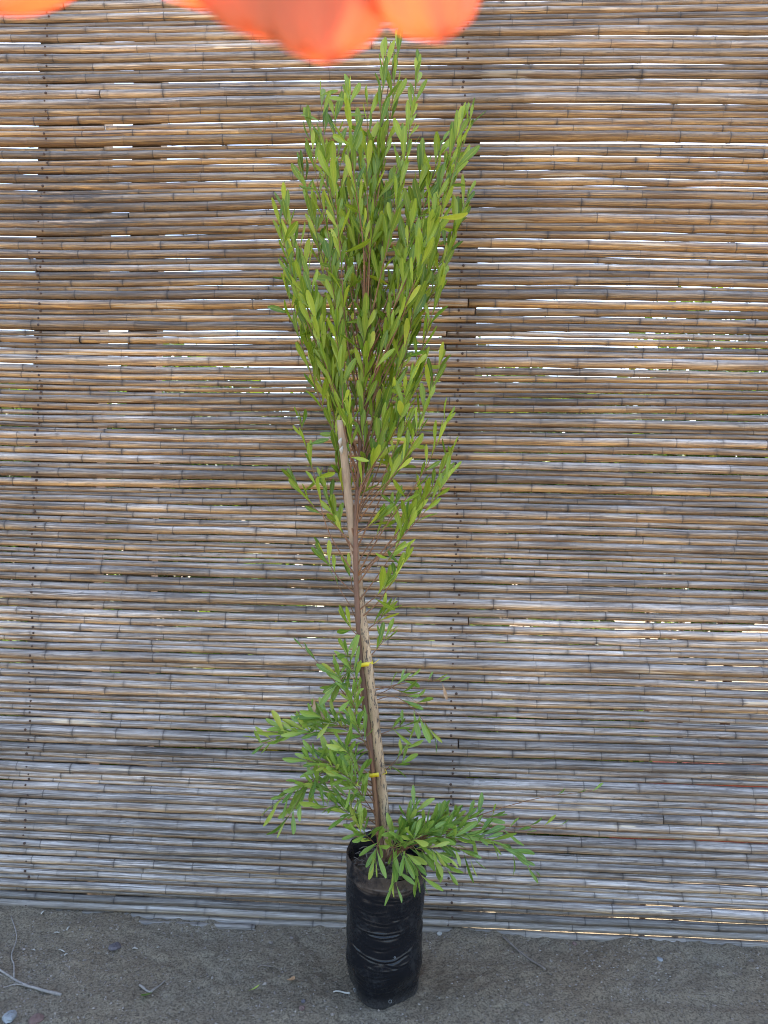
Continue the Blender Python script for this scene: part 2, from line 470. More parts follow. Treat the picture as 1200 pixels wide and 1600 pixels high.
# ================================================================== bamboo fence
fence = empty('bamboo_fence', (0, 0.05, 0))
tag(fence, 'weathered bamboo cane fence nailed in rows to upright posts behind the plant', 'fence')
def child(o, parent):
    o.parent = parent
    o.matrix_parent_inverse = parent.matrix_world.inverted() if parent.type != 'EMPTY' or True else Matrix()
bpy.context.view_layer.update()
POST_Y = 0.034
X0, X1 = -2.25, 2.25
SIDES = 14
nail_mb = MB()
hd = []
for j, (rr, yy) in enumerate(((0.0044, 0.0015), (0.0044, -0.0004), (0.0034, -0.0014), (0.0014, -0.0019))):
    hd.append([(rr * math.cos(a * math.pi / 4), yy, rr * math.sin(a * math.pi / 4)) for a in range(8)])
fs = []
for j in range(3):
    for k in range(8): fs.append((j * 8 + k, j * 8 + (k + 1) % 8, (j + 1) * 8 + (k + 1) % 8, (j + 1) * 8 + k))
fs.append(tuple(24 + k for k in range(8)))
nail_mb.add(sum(hd, []), fs)
nail_me = nail_mb.mesh('nail', M['nail'])

xs_s = np.linspace(X0, X1, 46)
def make_cane(i, xa, xb, cz, cr, cy, warm, tone, seedk):
    """one cane from xa to xb; cz, cr are functions of x for axis height and radius"""
    node0 = random.uniform(0, 0.15); ln = random.uniform(0.145, 0.215) * (0.85 + 0.3 * (cr(0.0) / 0.012 - 0.6) * 0.5)
    nodes = []
    x = xa + node0
    while x < xb:
        nodes.append(x); x += ln * random.uniform(0.93, 1.07)
    st = [(xa, 0.0, 1.0)]
    for k, nx_ in enumerate(nodes):
        ns = random.choice([0.5, 0.8, 0.88, 0.94, 1.0, 1.0]); nb = random.uniform(0.3, 1.35)
        for off, nd, rr in ((-0.014, 0.0, 1.0), (-0.006, 0.45, 1.035), (-0.0022, 0.75, 1.085), (-0.0006, 1.0, 1.03), (0.0012, 0.95, 1.02), (0.0032, 0.7, 1.06), (0.008, 0.35, 1.015), (0.016, 0.0, 1.0)):
            st.append((nx_ + off * (0.8 + 0.4 * nb), nd * ns, 1 + (rr - 1) * nb))
        st.append((nx_ + ln * 0.35, 0.0, 0.995)); st.append((nx_ + ln * 0.65, 0.0, 0.995))
    st.append((xb, 0.0, 1.0))
    st = sorted([s for s in st if xa <= s[0] <= xb])
    X = np.array([s[0] for s in st]); ND = np.array([s[1] for s in st]); RR = np.array([s[2] for s in st])
    # zig-zag: each internode kinks a little
    kink = np.interp(X, [xa - 1] + nodes + [xb + 1], [0] + [random.uniform(-1, 1) * 0.0015 for _ in nodes] + [0])
    kinky = np.interp(X, [xa - 1] + nodes + [xb + 1], [0] + [random.uniform(-1, 1) * 0.0008 for _ in nodes] + [0])
    itn = [random.gauss(1, 0.085) for _ in range(len(nodes) + 2)]
    IT = np.array([itn[int(np.searchsorted(nodes, x_ - 1e-5))] for x_ in X])
    R = cr(X) * RR
    Z = cz(X) + kink
    A = np.linspace(0, 2 * np.pi, SIDES, endpoint=False)
    n = len(X)
    V = np.empty((n, SIDES, 3))
    V[:, :, 0] = X[:, None]
    V[:, :, 1] = (cy - cr(X) + kinky)[:, None] - R[:, None] * np.cos(A)[None]
    V[:, :, 2] = Z[:, None] + R[:, None] * np.sin(A)[None]
    q = []
    ii = np.arange(n * SIDES).reshape(n, SIDES); jj = np.roll(ii, -1, 1)
    Q = np.stack([ii[:-1], ii[1:], jj[1:], jj[:-1]], -1).reshape(-1, 4)
    # closing discs
    caps = []
    nv = n * SIDES
    Vc = np.array([[X[0], cy - cr(X[0]), Z[0]], [X[-1], cy - cr(X[-1]), Z[-1]]])
    for k in range(0, SIDES, 2):
        caps.append((nv, ii[0, k], ii[0, (k + 1) % SIDES], ii[0, (k + 2) % SIDES]))
        caps.append((nv + 1, ii[-1, (k + 2) % SIDES], ii[-1, (k + 1) % SIDES], ii[-1, k]))
    Vall = np.concatenate([V.reshape(-1, 3), Vc])
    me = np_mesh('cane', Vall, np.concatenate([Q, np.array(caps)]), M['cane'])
    one = np.ones((n, SIDES))
    def pad(a): return np.concatenate([a.reshape(-1), [0, 0]])
    fattr(me, 'nd', pad(ND[:, None] * one))
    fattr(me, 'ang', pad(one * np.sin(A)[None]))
    fattr(me, 'itone', pad(IT[:, None] * one)); fattr(me, 'warm', pad(one * warm)); fattr(me, 'tone', pad(one * tone))
    # arc length measured so that the seam lies at the back
    arc = (np.where(A > np.pi, A - 2 * np.pi, A))[None] * R[:, None]
    uv = np.stack([X[:, None] * one, arc, one * (i * 3.7 + seedk)], -1).reshape(-1, 3)
    fattr(me, 'cuv', np.concatenate([uv, [[0, 0, 0], [0, 0, 0]]]), 'FLOAT_VECTOR')
    o = link('cane', me)
    child(o, fence)
    for (p0, p1) in ((NAIL_A0, NAIL_A1), (NAIL_C0, NAIL_C1)):
        zc = float(cz(0.0))
        xn = p0.x + (p1.x - p0.x) * (zc - p0.z) / (p1.z - p0.z) + random.gauss(0, 0.006)
        if xa + 0.01 < xn < xb - 0.01 and random.random() > 0.08:
            nl = link('nail', nail_me)
            rn = float(cr(xn)); a = random.uniform(-0.2, 0.35)
            nl.location = (xn, cy - rn - rn * math.cos(a) * 1.0 - 0.0004, float(cz(xn)) + float(np.interp(xn, X, kink)) + rn * math.sin(a))
            nl.rotation_euler = (-a, random.uniform(0, 3), 0)
            s = random.uniform(0.6, 1.05); nl.scale = (s, s, s)
            child(nl, o)
    return o

top_curve = np.full_like(xs_s, -0.012)
z_mid = 0; i = 0
while True:
    zc = float(top_curve.mean())
    if zc > 3.40: break  # unseen top rows are stacked higher to keep the plant in shade
    big = random.random()
    r = random.uniform(0.0105, 0.0133) if big < 0.62 else (random.uniform(0.0072, 0.0100) if big < 0.86 else random.uniform(0.0135, 0.0158))
    if zc < 0.05: r = 0.012
    # the stack may not fan out: the thick end goes where the stack is low
    slope = np.polyfit(xs_s, top_curve, 1)[0]
    taper = -slope * 0.30 + random.gauss(0, 0.0013)
    taper = max(-0.0034, min(0.0034, taper))
    rad = r + taper * xs_s * 0.5
    rad = np.clip(rad, 0.006, 0.02)
    # gaps widen with height
    t = min(1, max(0, (zc - 0.2) / 2.2))
    g0 = random.gauss(0.0004 - 0.0005 * t, 0.0012)
    ga = abs(random.gauss(0.0015 + 0.0012 * t, 0.001))
    gap = g0 + ga * vnoise(xs_s * 1.3 + i * 7.31, xs_s * 0 + i * 3.3, 21)
    if random.random() < 0.10 + 0.14 * t:     # here and there a sagging gap
        c = random.uniform(-1.2, 1.3); gap = gap + random.uniform(0.0015, 0.0045) * np.exp(-((xs_s - c) / random.uniform(0.3, 0.6)) ** 2)
    nailed = np.exp(-((xs_s - XA) / 0.12) ** 2) + np.exp(-((xs_s - XC) / 0.12) ** 2)
    gap = gap * (1 - 0.6 * nailed)
    gap = np.clip(gap, -0.0024, 0.0050)
    axisz = top_curve + gap + rad
    fit = np.polyfit(xs_s, axisz, 4)
    bend = 0.0017 * vnoise(xs_s * 1.5 + i, xs_s * 0 + i * 1.7, 5)
    axisz = np.polyval(fit, xs_s) + bend
    cz = (lambda X, a=axisz: np.interp(X, xs_s, a)) if False else (lambda X, f=fit, i=i: np.polyval(f, X) + 0.0017 * vnoise(np.asarray(X) * 1.5 + i, np.asarray(X) * 0 + i * 1.7, 5))
    cr = lambda X, r=r, t=taper: np.clip(r + t * np.asarray(X) * 0.5, 0.006, 0.02)
    warm = np.clip(0.20 + 0.55 * np.clip((zc - 0.7) / 1.2, 0, 1) + random.gauss(0, 0.16), 0, 1)
    if zc > 2.62: warm *= 0.40
    tone = np.clip(random.gauss(1.0, 0.21), 0.6, 1.5)
    if zc > 2.62: tone *= 1.12
    if zc < 1.1: tone *= 1.08
    if random.random() < 0.10: tone *= 1.22; warm *= 0.3
    cy = POST_Y - random.uniform(0, 0.002)
    if random.random() < 0.12 and zc > 0.1:
        xj = random.choice([XC + random.uniform(0.02, 0.06), XC - random.uniform(0.02, 0.05), XA + random.uniform(0.02, 0.3), 0.9 + random.uniform(-0.2, 0.2)])
        r2 = r * random.uniform(0.92, 1.0)
        make_cane(i, X0, xj - 0.002, cz, cr, cy, warm, tone, 0.0)
        make_cane(i, xj + 0.002, X1, cz, lambda X, r=r2, t=taper: np.clip(r + t * np.asarray(X) * 0.5, 0.006, 0.02), cy, float(np.clip(warm + random.gauss(0, 0.15), 0, 1)), tone * random.uniform(0.9, 1.1), 1.3)
    else:
        make_cane(i, X0 - random.uniform(0, 0.1), X1 + random.uniform(0, 0.1), cz, cr, cy, warm, tone, 0.0)
    top_curve = axisz + rad
    i += 1
print("canes", i)

def box_mb(x0, x1, y0, y1, z0, z1, jit=0.0):
    b = MB()
    v = [(x, y, z) for z in (z0, z1) for y in (y0, y1) for x in (x0, x1)]
    b.add(v, [(0, 2, 3, 1), (4, 5, 7, 6), (0, 1, 5, 4), (2, 6, 7, 3), (0, 4, 6, 2), (1, 3, 7, 5)])
    return b
def post(pxa, pxb, d=0.08):
    a, b = atY(pxa, 470, POST_Y), atY(pxb, 470, POST_Y)
    o = box_mb(a.x, b.x, POST_Y + 0.001, POST_Y + d, -0.2, 3.37).build('post', M['post'], None, False)
    child(o, fence)
post(54, 104); post(107, 157, 0.07); post(201, 246, 0.06); post(692, 745)
for pxs in (1010, 1062):
    a = atY(pxs, 1140, 0.05)
    s = MB(); s.tube([(a.x, 0.052, -0.15), (a.x + 0.004, 0.053, 0.5), (a.x - 0.003, 0.052, 1.05)], [0.010, 0.009, 0.008], 8)
    child(s.build('stake', M['post']), fence)

# a short cane piece lies half buried under the bottom row
pa, pb = atY(193, 1447, -0.015), atY(398, 1455, -0.015)
make_cane(901, pa.x, pb.x, lambda X: -0.002 + np.asarray(X) * 0.0, lambda X: 0.010 + np.asarray(X) * 0.0, 0.0, 0.1, 0.85, 0.4)

# ================================================================== leaves
def leaf_mesh(name, mat, wr, curl, fold, side, n=8):
    """oblanceolate leaf of length 1 along +Y, narrow petiole at the origin"""
    V, F, rib, along = [], [], [], []
    for k in range(n + 1):
        t = k / n
        w = wr * 0.5 * (0.07 + 0.93 * max(0.0, math.sin(math.pi * min(1, t ** 1.75) * 0.96)) ** 0.85) if t > 0.1 else wr * 0.5 * 0.09
        if k == n: w = wr * 0.16
        z = curl * (t * t) * 0.5
        x = side * math.sin(t * math.pi * 0.5) ** 2 * 0.25
        y = t * (1 - 0.12 * abs(curl) * t)
        for s_ in (-1, 0, 1):
            V.append((x + s_ * w, y, z + abs(s_) * w * fold)); rib.append(1.0 - abs(s_)); along.append(t)
    for k in range(n):
        for s_ in (0, 1):
            a = k * 3 + s_
            F.append((a, a + 1, a + 4, a + 3))
    me = bpy.data.meshes.new(name); me.from_pydata(V, [], F)
    me.polygons.foreach_set('use_smooth', [True] * len(me.polygons)); me.materials.append(mat); me.update()
    fattr(me, 'rib', rib); fattr(me, 'along', along); fattr(me, 'rnd', [0.0] * len(V))
    return me, np.array(V), np.array(F), np.array(rib), np.array(along)
def variants(mat, n=9):
    out = []
    for k in range(n):
        out.append(leaf_mesh('leaf', mat, random.uniform(0.155, 0.22), random.choice([-1, 1]) * random.uniform(0.05, 0.65), random.uniform(0.2, 0.7), random.uniform(-0.7, 0.7)))
    return out
LV = variants(M['leaf']); LL = variants(M['leaf_low'])

plant_base = atY(602, 1570, -0.285); plant_base.z = 0.0
plant = empty('potted_shrub', (plant_base.x, -0.285, 0))
tag(plant, 'tall slender green shrub with upright narrow leaves growing from the black bag', 'shrub')
bpy.context.view_layer.update()
PY = -0.285
stem_px = [(600, 1352), (592, 1290), (584, 1210), (575, 1130), (566, 1040), (559, 960), (556, 880), (557, 800), (561, 720), (568, 620), (571, 530), (569, 440), (576, 340), (592, 230), (606, 140), (618, 85)]
stem_pts = [atY(x, y, PY + 0.004 * math.sin(k * 1.7)) for k, (x, y) in enumerate(stem_px)]
SP = spline(stem_pts, 90)
stem_z = [p.z for p in SP]
b = MB()
b.tube(SP, [0.0105 * (1 - 0.90 * (k / 89) ** 1.1) + 0.0006 * math.sin(k * 0.9) for k in range(90)], 10)
child(b.build('trunk', M['bark']), plant)
# a second, thinner stem wound along the first
sec = spline([atY(x, y, PY + dy) for x, y, dy in ((594, 1345, 0.006), (590, 1290, -0.006), (582, 1200, -0.010), (570, 1120, -0.004), (565, 1060, 0.008), (562, 960, 0.012))], 30)
b = MB(); b.tube(sec, [0.0058 - 0.003 * k / 29 for k in range(30)], 8)
child(b.build('side_stem', M['twig']), plant)

def stem_at(py):
    z = atY(580, py, PY).z
    for k in range(len(SP) - 1):
        if SP[k].z <= z <= SP[k + 1].z or k == len(SP) - 2: return SP[k].copy()
leaves = []       # (branch object, matrix, variant index, kind)
branches = []
view = lambda p: (CAM - p).normalized()
def add_leaf(br, p, d, length, kind, face=None):
    d = d.normalized()
    # leaf normal: mostly turned to the light and viewer with much scatter
    nrm = (view(p) * 0.5 + Vector((random.gauss(0, 0.6), random.gauss(0, 0.6), random.gauss(0.15, 0.5))))
    nrm = nrm - d * nrm.dot(d)
    if nrm.length < 0.05: nrm = d.orthogonal()
    nrm.normalize()
    xax = d.cross(nrm)
    mt = Matrix(((xax.x, d.x, nrm.x, p.x), (xax.y, d.y, nrm.y, p.y), (xax.z, d.z, nrm.z, p.z), (0, 0, 0, 1)))
    s = length
    mt = mt @ Matrix.Diagonal((s, s, s, 1))
    leaves.append([br, mt, random.randrange(9), kind, abs(nrm.dot(view(p))) * length * length])

def branch(start, tip, r, nleaf, kind='up', bow=0.0, leaf_from=0.35, lmin=0.062, lmax=0.092, spread=0.38, rise=None, droop=0.0, tipdense=True):
    L = (tip - start).length
    mid1 = start.lerp(tip, 0.35); mid2 = start.lerp(tip, 0.7)
    if rise is None: rise = 0.10
    if kind == 'up':       # leave the stem at an angle, then turn upright
        h = Vector((tip.x - start.x, tip.y - start.y, 0))
        mid1 = start + h * 0.34 + Vector((0, 0, (tip.z - start.z) * 0.30)); mid2 = start + h * 0.74 + Vector((0, 0, (tip.z - start.z) * 0.66))
    else:
        mid1.z += L * rise; mid2.z += L * rise * 0.8
    mid1 += Vector((random.gauss(0, 0.012), random.gauss(0, 0.012), 0)) * min(1, L * 3)
    pts = spline([start, mid1, mid2, tip], 14)
    b = MB(); b.tube(pts, [r * (1 - 0.75 * k / 13) for k in range(14)], 6)
    br = b.build('branch', M['twig']); child(br, plant); branches.append(br)
    ph = random.uniform(0, 6.28)
    for k in range(nleaf):
        t = leaf_from + (1 - leaf_from) * ((k + 0.5) / nleaf if tipdense is False else ((k + 0.6) / nleaf) ** 0.85)
        u = min(t, 1.0) * 13; i0 = min(int(u), 12)
        p = pts[i0].lerp(pts[i0 + 1], u - i0)
        td = (pts[i0 + 1] - pts[i0]).normalized()
        if kind == 'up': td = (td + Vector((0, 0, 0.45))).normalized()
        elif rise < 0.15: td = (td + Vector((0, -0.1, random.uniform(0.1, 1.1)))).normalized()
        ph += 2.4 + random.gauss(0, 0.3)
        o1 = td.orthogonal().normalized(); o2 = td.cross(o1)
        side = o1 * math.cos(ph) + o2 * math.sin(ph)
        sp = spread * random.uniform(0.35, 1.35)
        if t > 0.96: sp *= 0.4
        d = td + side * sp + Vector((0, 0, -droop * random.uniform(0.2, 1.5)))
        if random.random() < 0.07: d = d + side * 0.9 + Vector((0, 0, -0.7))
        ln = random.uniform(lmin, lmax) * (0.72 if t > 0.97 else 1.0)
        add_leaf(br, p, d, ln, kind)
    return pts

def tipY(spread=0.10): return PY + max(-0.16, min(0.16, random.gauss(0, spread)))
# ---- crown: twigs (base height px, tip px, leaves)
crown = [
 (330, 622, 74, 14), (360, 655, 98, 15), (300, 602, 82, 12), (420, 545, 140, 16), (480, 500, 140, 17), (500, 482, 185, 17),
 (430, 522, 175, 15), (400, 575, 150, 15), (520, 738, 172, 20), (500, 722, 185, 18), (470, 690, 220, 17), (560, 732, 300, 18),
 (570, 720, 335, 17), (600, 441, 305, 17), (620, 437, 345, 17), (640, 450, 400, 15), (650, 446, 440, 15), (520, 470, 250, 17),
 (430, 562, 200, 15), (420, 592, 215, 15), (440, 640, 195, 16), (470, 662, 250, 16), (450, 622, 280, 16), (520, 520, 262, 17),
 (540, 540, 320, 16), (560, 490, 325, 17), (560, 682, 325, 17), (550, 702, 285, 16), (550, 642, 350, 17), (540, 602, 375, 16),
 (480, 570, 295, 15), (640, 480, 415, 16), (690, 500, 480, 16), (630, 540, 445, 16), (680, 690, 435, 16), (650, 672, 405, 16),
 (680, 650, 470, 16), (690, 622, 490, 15), (640, 590, 455, 15), (740, 688, 560, 14), (740, 660, 565, 12), (740, 512, 560, 15),
 (770, 530, 605, 15), (760, 640, 590, 14), (720, 602, 575, 14), (700, 474, 500, 14), (500, 605, 300, 14), (510, 560, 380, 15),
 (560, 665, 370, 15), (580, 515, 395, 15), (610, 570, 500, 14), (640, 635, 520, 14), (640, 525, 510, 14), (590, 680, 380, 14),
 (450, 500, 210, 14), (480, 655, 300, 14), (520, 585, 340, 14), (470, 545, 235, 14), (600, 465, 370, 12), (540, 715, 240, 14)]
for (bp, tx, ty, n) in crown:
    s = stem_at(min(bp + random.uniform(30, 120), 850))
    branch(s, atY(tx, ty + 6, tipY(0.085)), 0.0026, int(n * 1.65), 'up', leaf_from=0.28, lmin=0.056, lmax=0.096, spread=0.37)
# ---- middle, more open
middle = [
 (850, 468, 645, 11), (860, 458, 735, 7), (880, 700, 640, 13), (885, 708, 690, 11), (870, 705, 730, 10), (900, 662, 765, 12),
 (890, 640, 800, 9), (780, 625, 700, 11), (800, 655, 660, 11), (790, 600, 640, 11), (830, 590, 800, 7), (820, 505, 740, 11), (840, 522, 790, 10),
 (800, 530, 690, 10), (900, 502, 850, 6), (905, 545, 880, 4), (930, 632, 865, 7), (935, 605, 900, 6), (760, 545, 640, 11), (740, 570, 600, 10),
 (770, 615, 640, 10), (810, 575, 700, 9), (760, 640, 640, 11), (850, 620, 770, 8), (960, 602, 945, 6), (1000, 602, 985, 5), (970, 545, 965, 4)]
for (bp, tx, ty, n) in middle:
    s = stem_at(bp + random.uniform(0, 50))
    branch(s, atY(tx, ty + 12, tipY(0.07)), 0.0023, int(n * 1.25), 'up', leaf_from=0.45, lmin=0.052, lmax=0.086, spread=0.45)
# ---- sprays near the ground
low = [   # start px, tip px, depth of tip, leaves, rise
 ((575, 1130), (408, 1165), -0.33, 10, 0.10), ((578, 1160), (440, 1150), -0.36, 12, 0.08), ((576, 1140), (475, 1135), -0.32, 11, 0.05),
 ((585, 1230), (430, 1255), -0.37, 9, 0.20), ((583, 1215), (445, 1285), -0.38, 7, 0.35), ((585, 1225), (480, 1190), -0.40, 12, 0.08),
 ((588, 1250), (535, 1165), -0.40, 13, 0.02), ((588, 1260), (520, 1200), -0.41, 13, 0.05), ((590, 1280), (545, 1215), -0.42, 12, 0.02),
 ((590, 1290), (500, 1260), -0.41, 11, 0.10), ((592, 1310), (540, 1270), -0.42, 10, 0.06), ((594, 1330), (560, 1300), -0.41, 8, 0.06),
 ((572, 1110), (540, 1020), -0.33, 10, 0.0), ((574, 1120), (525, 1050), -0.34, 10, 0.0), ((576, 1150), (545, 1085), -0.37, 9, 0.0), ((578, 1165), (500, 1120), -0.35, 9, 0.04),
 ((580, 1180), (555, 1130), -0.38, 9, 0.0), ((566, 1040), (522, 1075), -0.30, 5, 0.12), ((590, 1270), (470, 1225), -0.37, 9, 0.06),
 ((578, 1090), (640, 1060), -0.27, 4, 0.0), ((580, 1075), (655, 1100), -0.30, 4, 0.12), ((582, 1095), (680, 1150), -0.30, 5, 0.22), ((585, 1150), (632, 1135), -0.30, 6, 0.04),
 ((588, 1200), (628, 1195), -0.26, 4, 0.04), ((588, 1230), (640, 1160), -0.29, 4, 0.0),
 ((602, 1340), (650, 1262), -0.30, 11, 0.02), ((604, 1340), (690, 1285), -0.33, 12, 0.10), ((604, 1345), (735, 1280), -0.28, 11, 0.10), ((604, 1345), (778, 1275), -0.25, 9, 0.08),
 ((604, 1345), (740, 1340), -0.36, 11, 0.20), ((604, 1345), (800, 1330), -0.33, 10, 0.18), ((604, 1345), (838, 1362), -0.33, 8, 0.24), ((604, 1345), (828, 1300), -0.27, 6, 0.12),
 ((603, 1345), (690, 1335), -0.40, 10, 0.18), ((602, 1345), (650, 1310), -0.40, 11, 0.05), ((602, 1345), (625, 1300), -0.36, 10, 0.0), ((603, 1348), (620, 1385), -0.42, 6, 0.35),
 ((603, 1348), (662, 1375), -0.41, 7, 0.3), ((600, 1348), (585, 1345), -0.40, 6, 0.4), ((603, 1348), (700, 1360), -0.38, 7, 0.25), ((602, 1345), (635, 1335), -0.42, 9, 0.15),
 ((603, 1345), (672, 1300), -0.37, 10, 0.08), ((604, 1345), (760, 1310), -0.33, 9, 0.12), ((604, 1345), (715, 1310), -0.36, 10, 0.12)]
for (sp_, tp, ty_, n, rise) in low:
    s = atY(sp_[0], sp_[1], PY)
    branch(s, atY(tp[0], tp[1], ty_), 0.0016, int(n * (1.8 if tp[0] < 600 else 1.35) + 0.5), 'low', leaf_from=0.34, lmin=0.040, lmax=0.082, spread=0.8, rise=rise, droop=0.05 if rise < 0.15 else 0.3)
# thin bare whips
for (a, c, dd) in (((604, 1335), (935, 1235), -0.22), ((585, 1150), (470, 1010), -0.26), ((580, 1080), (690, 1065), -0.26), ((565, 1000), (520, 900), -0.24), ((604, 1340), (880, 1290), -0.25)):
    branch(atY(*a, PY), atY(*c, dd), 0.0020, 3, 'low', leaf_from=0.7, lmin=0.03, lmax=0.05, rise=0.06)

leaves.sort(key=lambda l: -l[4])
KEEP = 296
for br, mt, vi, kind, _ in leaves[:KEEP]:
    lib = LV if kind == 'up' else LL
    o = link('leaf', lib[vi][0])
    o.matrix_world = mt
    o.parent = br
    o.matrix_parent_inverse = br.matrix_world.inverted()
for kind, lib, mk in (('up', LV, 'leaf'), ('low', LL, 'leaf_low')):
    V, F, R_, A_, RN = [], [], [], [], []; n = 0
    for br, mt, vi, kd, _ in leaves[KEEP:]:
        if kd != kind: continue
        _, v, f, rb, al = lib[vi]
        mm = np.array(mt); V.append(v @ mm[:3, :3].T + mm[:3, 3]); F.append(f + n); n += len(v)
        R_.append(rb); A_.append(al); RN.append(np.full(len(v), random.random()))
    me = np_mesh('foliage', np.concatenate(V), np.concatenate(F), M[mk])
    fattr(me, 'rib', np.concatenate(R_)); fattr(me, 'along', np.concatenate(A_)); fattr(me, 'rnd', np.concatenate(RN))
    o = link('foliage', me); tag(o, kind='stuff'); child(o, plant)
print("leaves", len(leaves))

# withered leaves caught in the lower twigs
for (x, y, dy, ang) in ((490, 1088, -0.31, 2.9), (691, 1068, -0.27, 2.7), (497, 1100, -0.31, 2.5)):
    me = leaf_mesh('withered_leaf', M['dead_leaf'], 0.22, 0.9, 0.9, 0.4)[0]
    o = link('withered_leaf', me)
    p = atY(x, y, dy)
    o.matrix_world = Matrix.Translation(p) @ Matrix.Rotation(ang, 4, 'Y') @ Matrix.Rotation(math.pi / 2, 4, 'X') @ Matrix.Diagonal((0.045, 0.045, 0.045, 1))
    child(o, plant)

# ---- wooden stake the shrub is tied to
stake_pts = spline([atY(x, y, yy) for x, y, yy in ((612, 1358, PY + 0.010), (600, 1260, PY - 0.002), (590, 1165, PY - 0.004), (576, 1045, PY - 0.002), (564, 945, PY + 0.013), (554, 860, PY + 0.020), (543, 765, PY - 0.004), (532, 656, PY - 0.030))], 60)
stk = empty('plant_stake', stake_pts[0])
tag(stk, 'crooked pale wooden stake with dark specks tied along the shrub trunk', 'stake')
bpy.context.view_layer.update()
b = MB(); b.tube(stake_pts[:37], [0.0142 - 0.0032 * k / 59 + 0.0008 * math.sin(k * 1.3) for k in range(37)], 12)
child(b.build('lower_shaft', M['stake']), stk)
b = MB(); b.tube(stake_pts[36:], [0.0142 - 0.0032 * k / 59 + 0.0007 * math.sin(k * 1.7) for k in range(36, 60)], 12)
child(b.build('upper_shaft', M['stake_top']), stk)
for (x, y) in ((531, 690), (533, 703)):
    b = MB(); p = atY(x, y, PY - 0.040)
    b.tube([p + Vector((0.004, 0, 0.010)), p + Vector((0, -0.002, 0)), p + Vector((0.002, 0, -0.012))], [0.002, 0.0055, 0.002], 7)
    child(b.build('knot', M['chip']), stk)
# ---- yellow ties
def tie(py, x0, x1, label, tail):
    c = atY((x0 + x1) / 2, py, PY)
    hw = (x1 - x0) / 2 * 2.03 / F_PX
    t = empty('plant_tie', c); tag(t, label, 'plant tie', None)
    bpy.context.view_layer.update()
    b = MB(); n = 28; V, F = [], []
    for k in range(n):
        a = 2 * math.pi * k / n
        x, y = hw * math.cos(a), 0.0165 * math.sin(a)
        for z, e in ((-0.0055, 0), (0.0055, 0), (0.0055, -0.001), (-0.0055, -0.001)):
            s = 1 + e / hw
            V.append(c + Vector((x * s, y * s, z + 0.15 * x + 0.0012 * math.sin(a * 3))))
    for k in range(n):
        for j in range(4):
            F.append((k * 4 + j, k * 4 + (j + 1) % 4, ((k + 1) % n) * 4 + (j + 1) % 4, ((k + 1) % n) * 4 + j))
    b.add(V, F); child(b.build('band', M['tie']), t)
    b = MB(); p = c + Vector((hw * 0.8, -0.014, 0.003))
    pts = spline([p, p + Vector((0.010, -0.004, 0.004)), p + Vector(tail)], 8)
    b.tube(pts, [0.0036, 0.0034, 0.003, 0.003, 0.0028, 0.0028, 0.0026, 0.0022], 6, squash=0.3)
    child(b.build('loose_end', M['tie']), t)
tie(1037, 558, 583, 'yellow plastic tie with a loose end on the upper trunk and stake', (0.022, -0.003, 0.014))
tie(1208, 576, 601, 'yellow plastic tie round trunk and stake just above the leafy base', (0.006, 0.004, 0.012))

# ================================================================== black grow bag
Bf, Bl, Br_ = atZ(575, 1584), atZ(541, 1508), atZ(657, 1551)
Bb = Bl + Br_ - Bf
bc = (Bl + Br_) * 0.5
TOPC = atY(603, 1360, PY); TOPC = Vector((TOPC.x, PY, 0))
bag = empty('grow_bag', (bc.x, bc.y, 0))
tag(bag, 'black plastic grow bag full of soil standing on the ground in front of the fence', 'plant bag')
bpy.context.view_layer.update()
corners = [Bf, Br_, Bb, Bl]
for c in corners: c.z = 0
NA, NZ = 120, 210
HB = 0.375
def foot(a):
    """radius of the rounded rectangular foot at world angle a"""
    d = Vector((math.cos(a), math.sin(a), 0)); best = 9
    for k in range(4):
        p, q = corners[k] - bc, corners[(k + 1) % 4] - bc
        e = q - p
        den = d.x * e.y - d.y * e.x
        if abs(den) < 1e-9: continue
        t = (p.x * e.y - p.y * e.x) / den; s = (p.x * d.y - p.y * d.x) / den
        if t > 0 and -1e-6 <= s <= 1 + 1e-6: best = min(best, t)
    return best
foot_r = np.array([foot(2 * math.pi * k / NA) for k in range(NA)])
for _ in range(3): foot_r = sum(np.roll(foot_r, q) for q in range(-4, 5)) / 9.0
foot_r = foot_r * 1.03
def smooth(t): t = min(1, max(0, t)); return t * t * (3 - 2 * t)
def rim_h(a):   # the mouth of the bag: high at the back and left, low at the front
    return HB + 0.028 * max(0, math.sin(a)) ** 1.5 + 0.022 * max(0, -math.cos(a)) ** 3 - 0.012 * max(0, -math.sin(a - 0.3)) + 0.004 * math.sin(3 * a + 1) + 0.003 * math.sin(7 * a)
creases = [  # (height, sag, centre angle, half width, depth)
 (0.245, 0.012, -1.75, 0.65, 0.0022), (0.215, 0.016, -1.6, 0.8, 0.0030), (0.205, 0.014, -1.5, 0.6, 0.0024), (0.180, 0.014, -1.55, 0.55, 0.0022), (0.150, 0.020, -1.6, 1.05, 0.0040),
 (0.118, 0.010, -1.6, 0.5, 0.0022), (0.100, 0.012, -1.7, 0.6, 0.0026), (0.088, 0.010, -1.75, 0.5, 0.0022), (0.074, 0.010, -1.8, 0.5, 0.0022), (0.060, 0.010, -1.7, 0.6, 0.002),
 (0.30, 0.010, -1.3, 0.6, 0.0018), (0.275, 0.008, -1.9, 0.5, 0.0018), (0.33, 0.004, -1.5, 0.9, 0.002), (0.26, 0.006, -1.0, 0.5, 0.0016), (0.135, 0.008, -1.1, 0.4, 0.0018)]
for _ in range(9): creases.append((random.uniform(0.03, 0.33), random.uniform(-0.01, 0.02), random.uniform(-3.0, 0.3), random.uniform(0.12, 0.45), random.choice([-1, 1]) * random.uniform(0.0003, 0.0013)))
V, lip = [], []
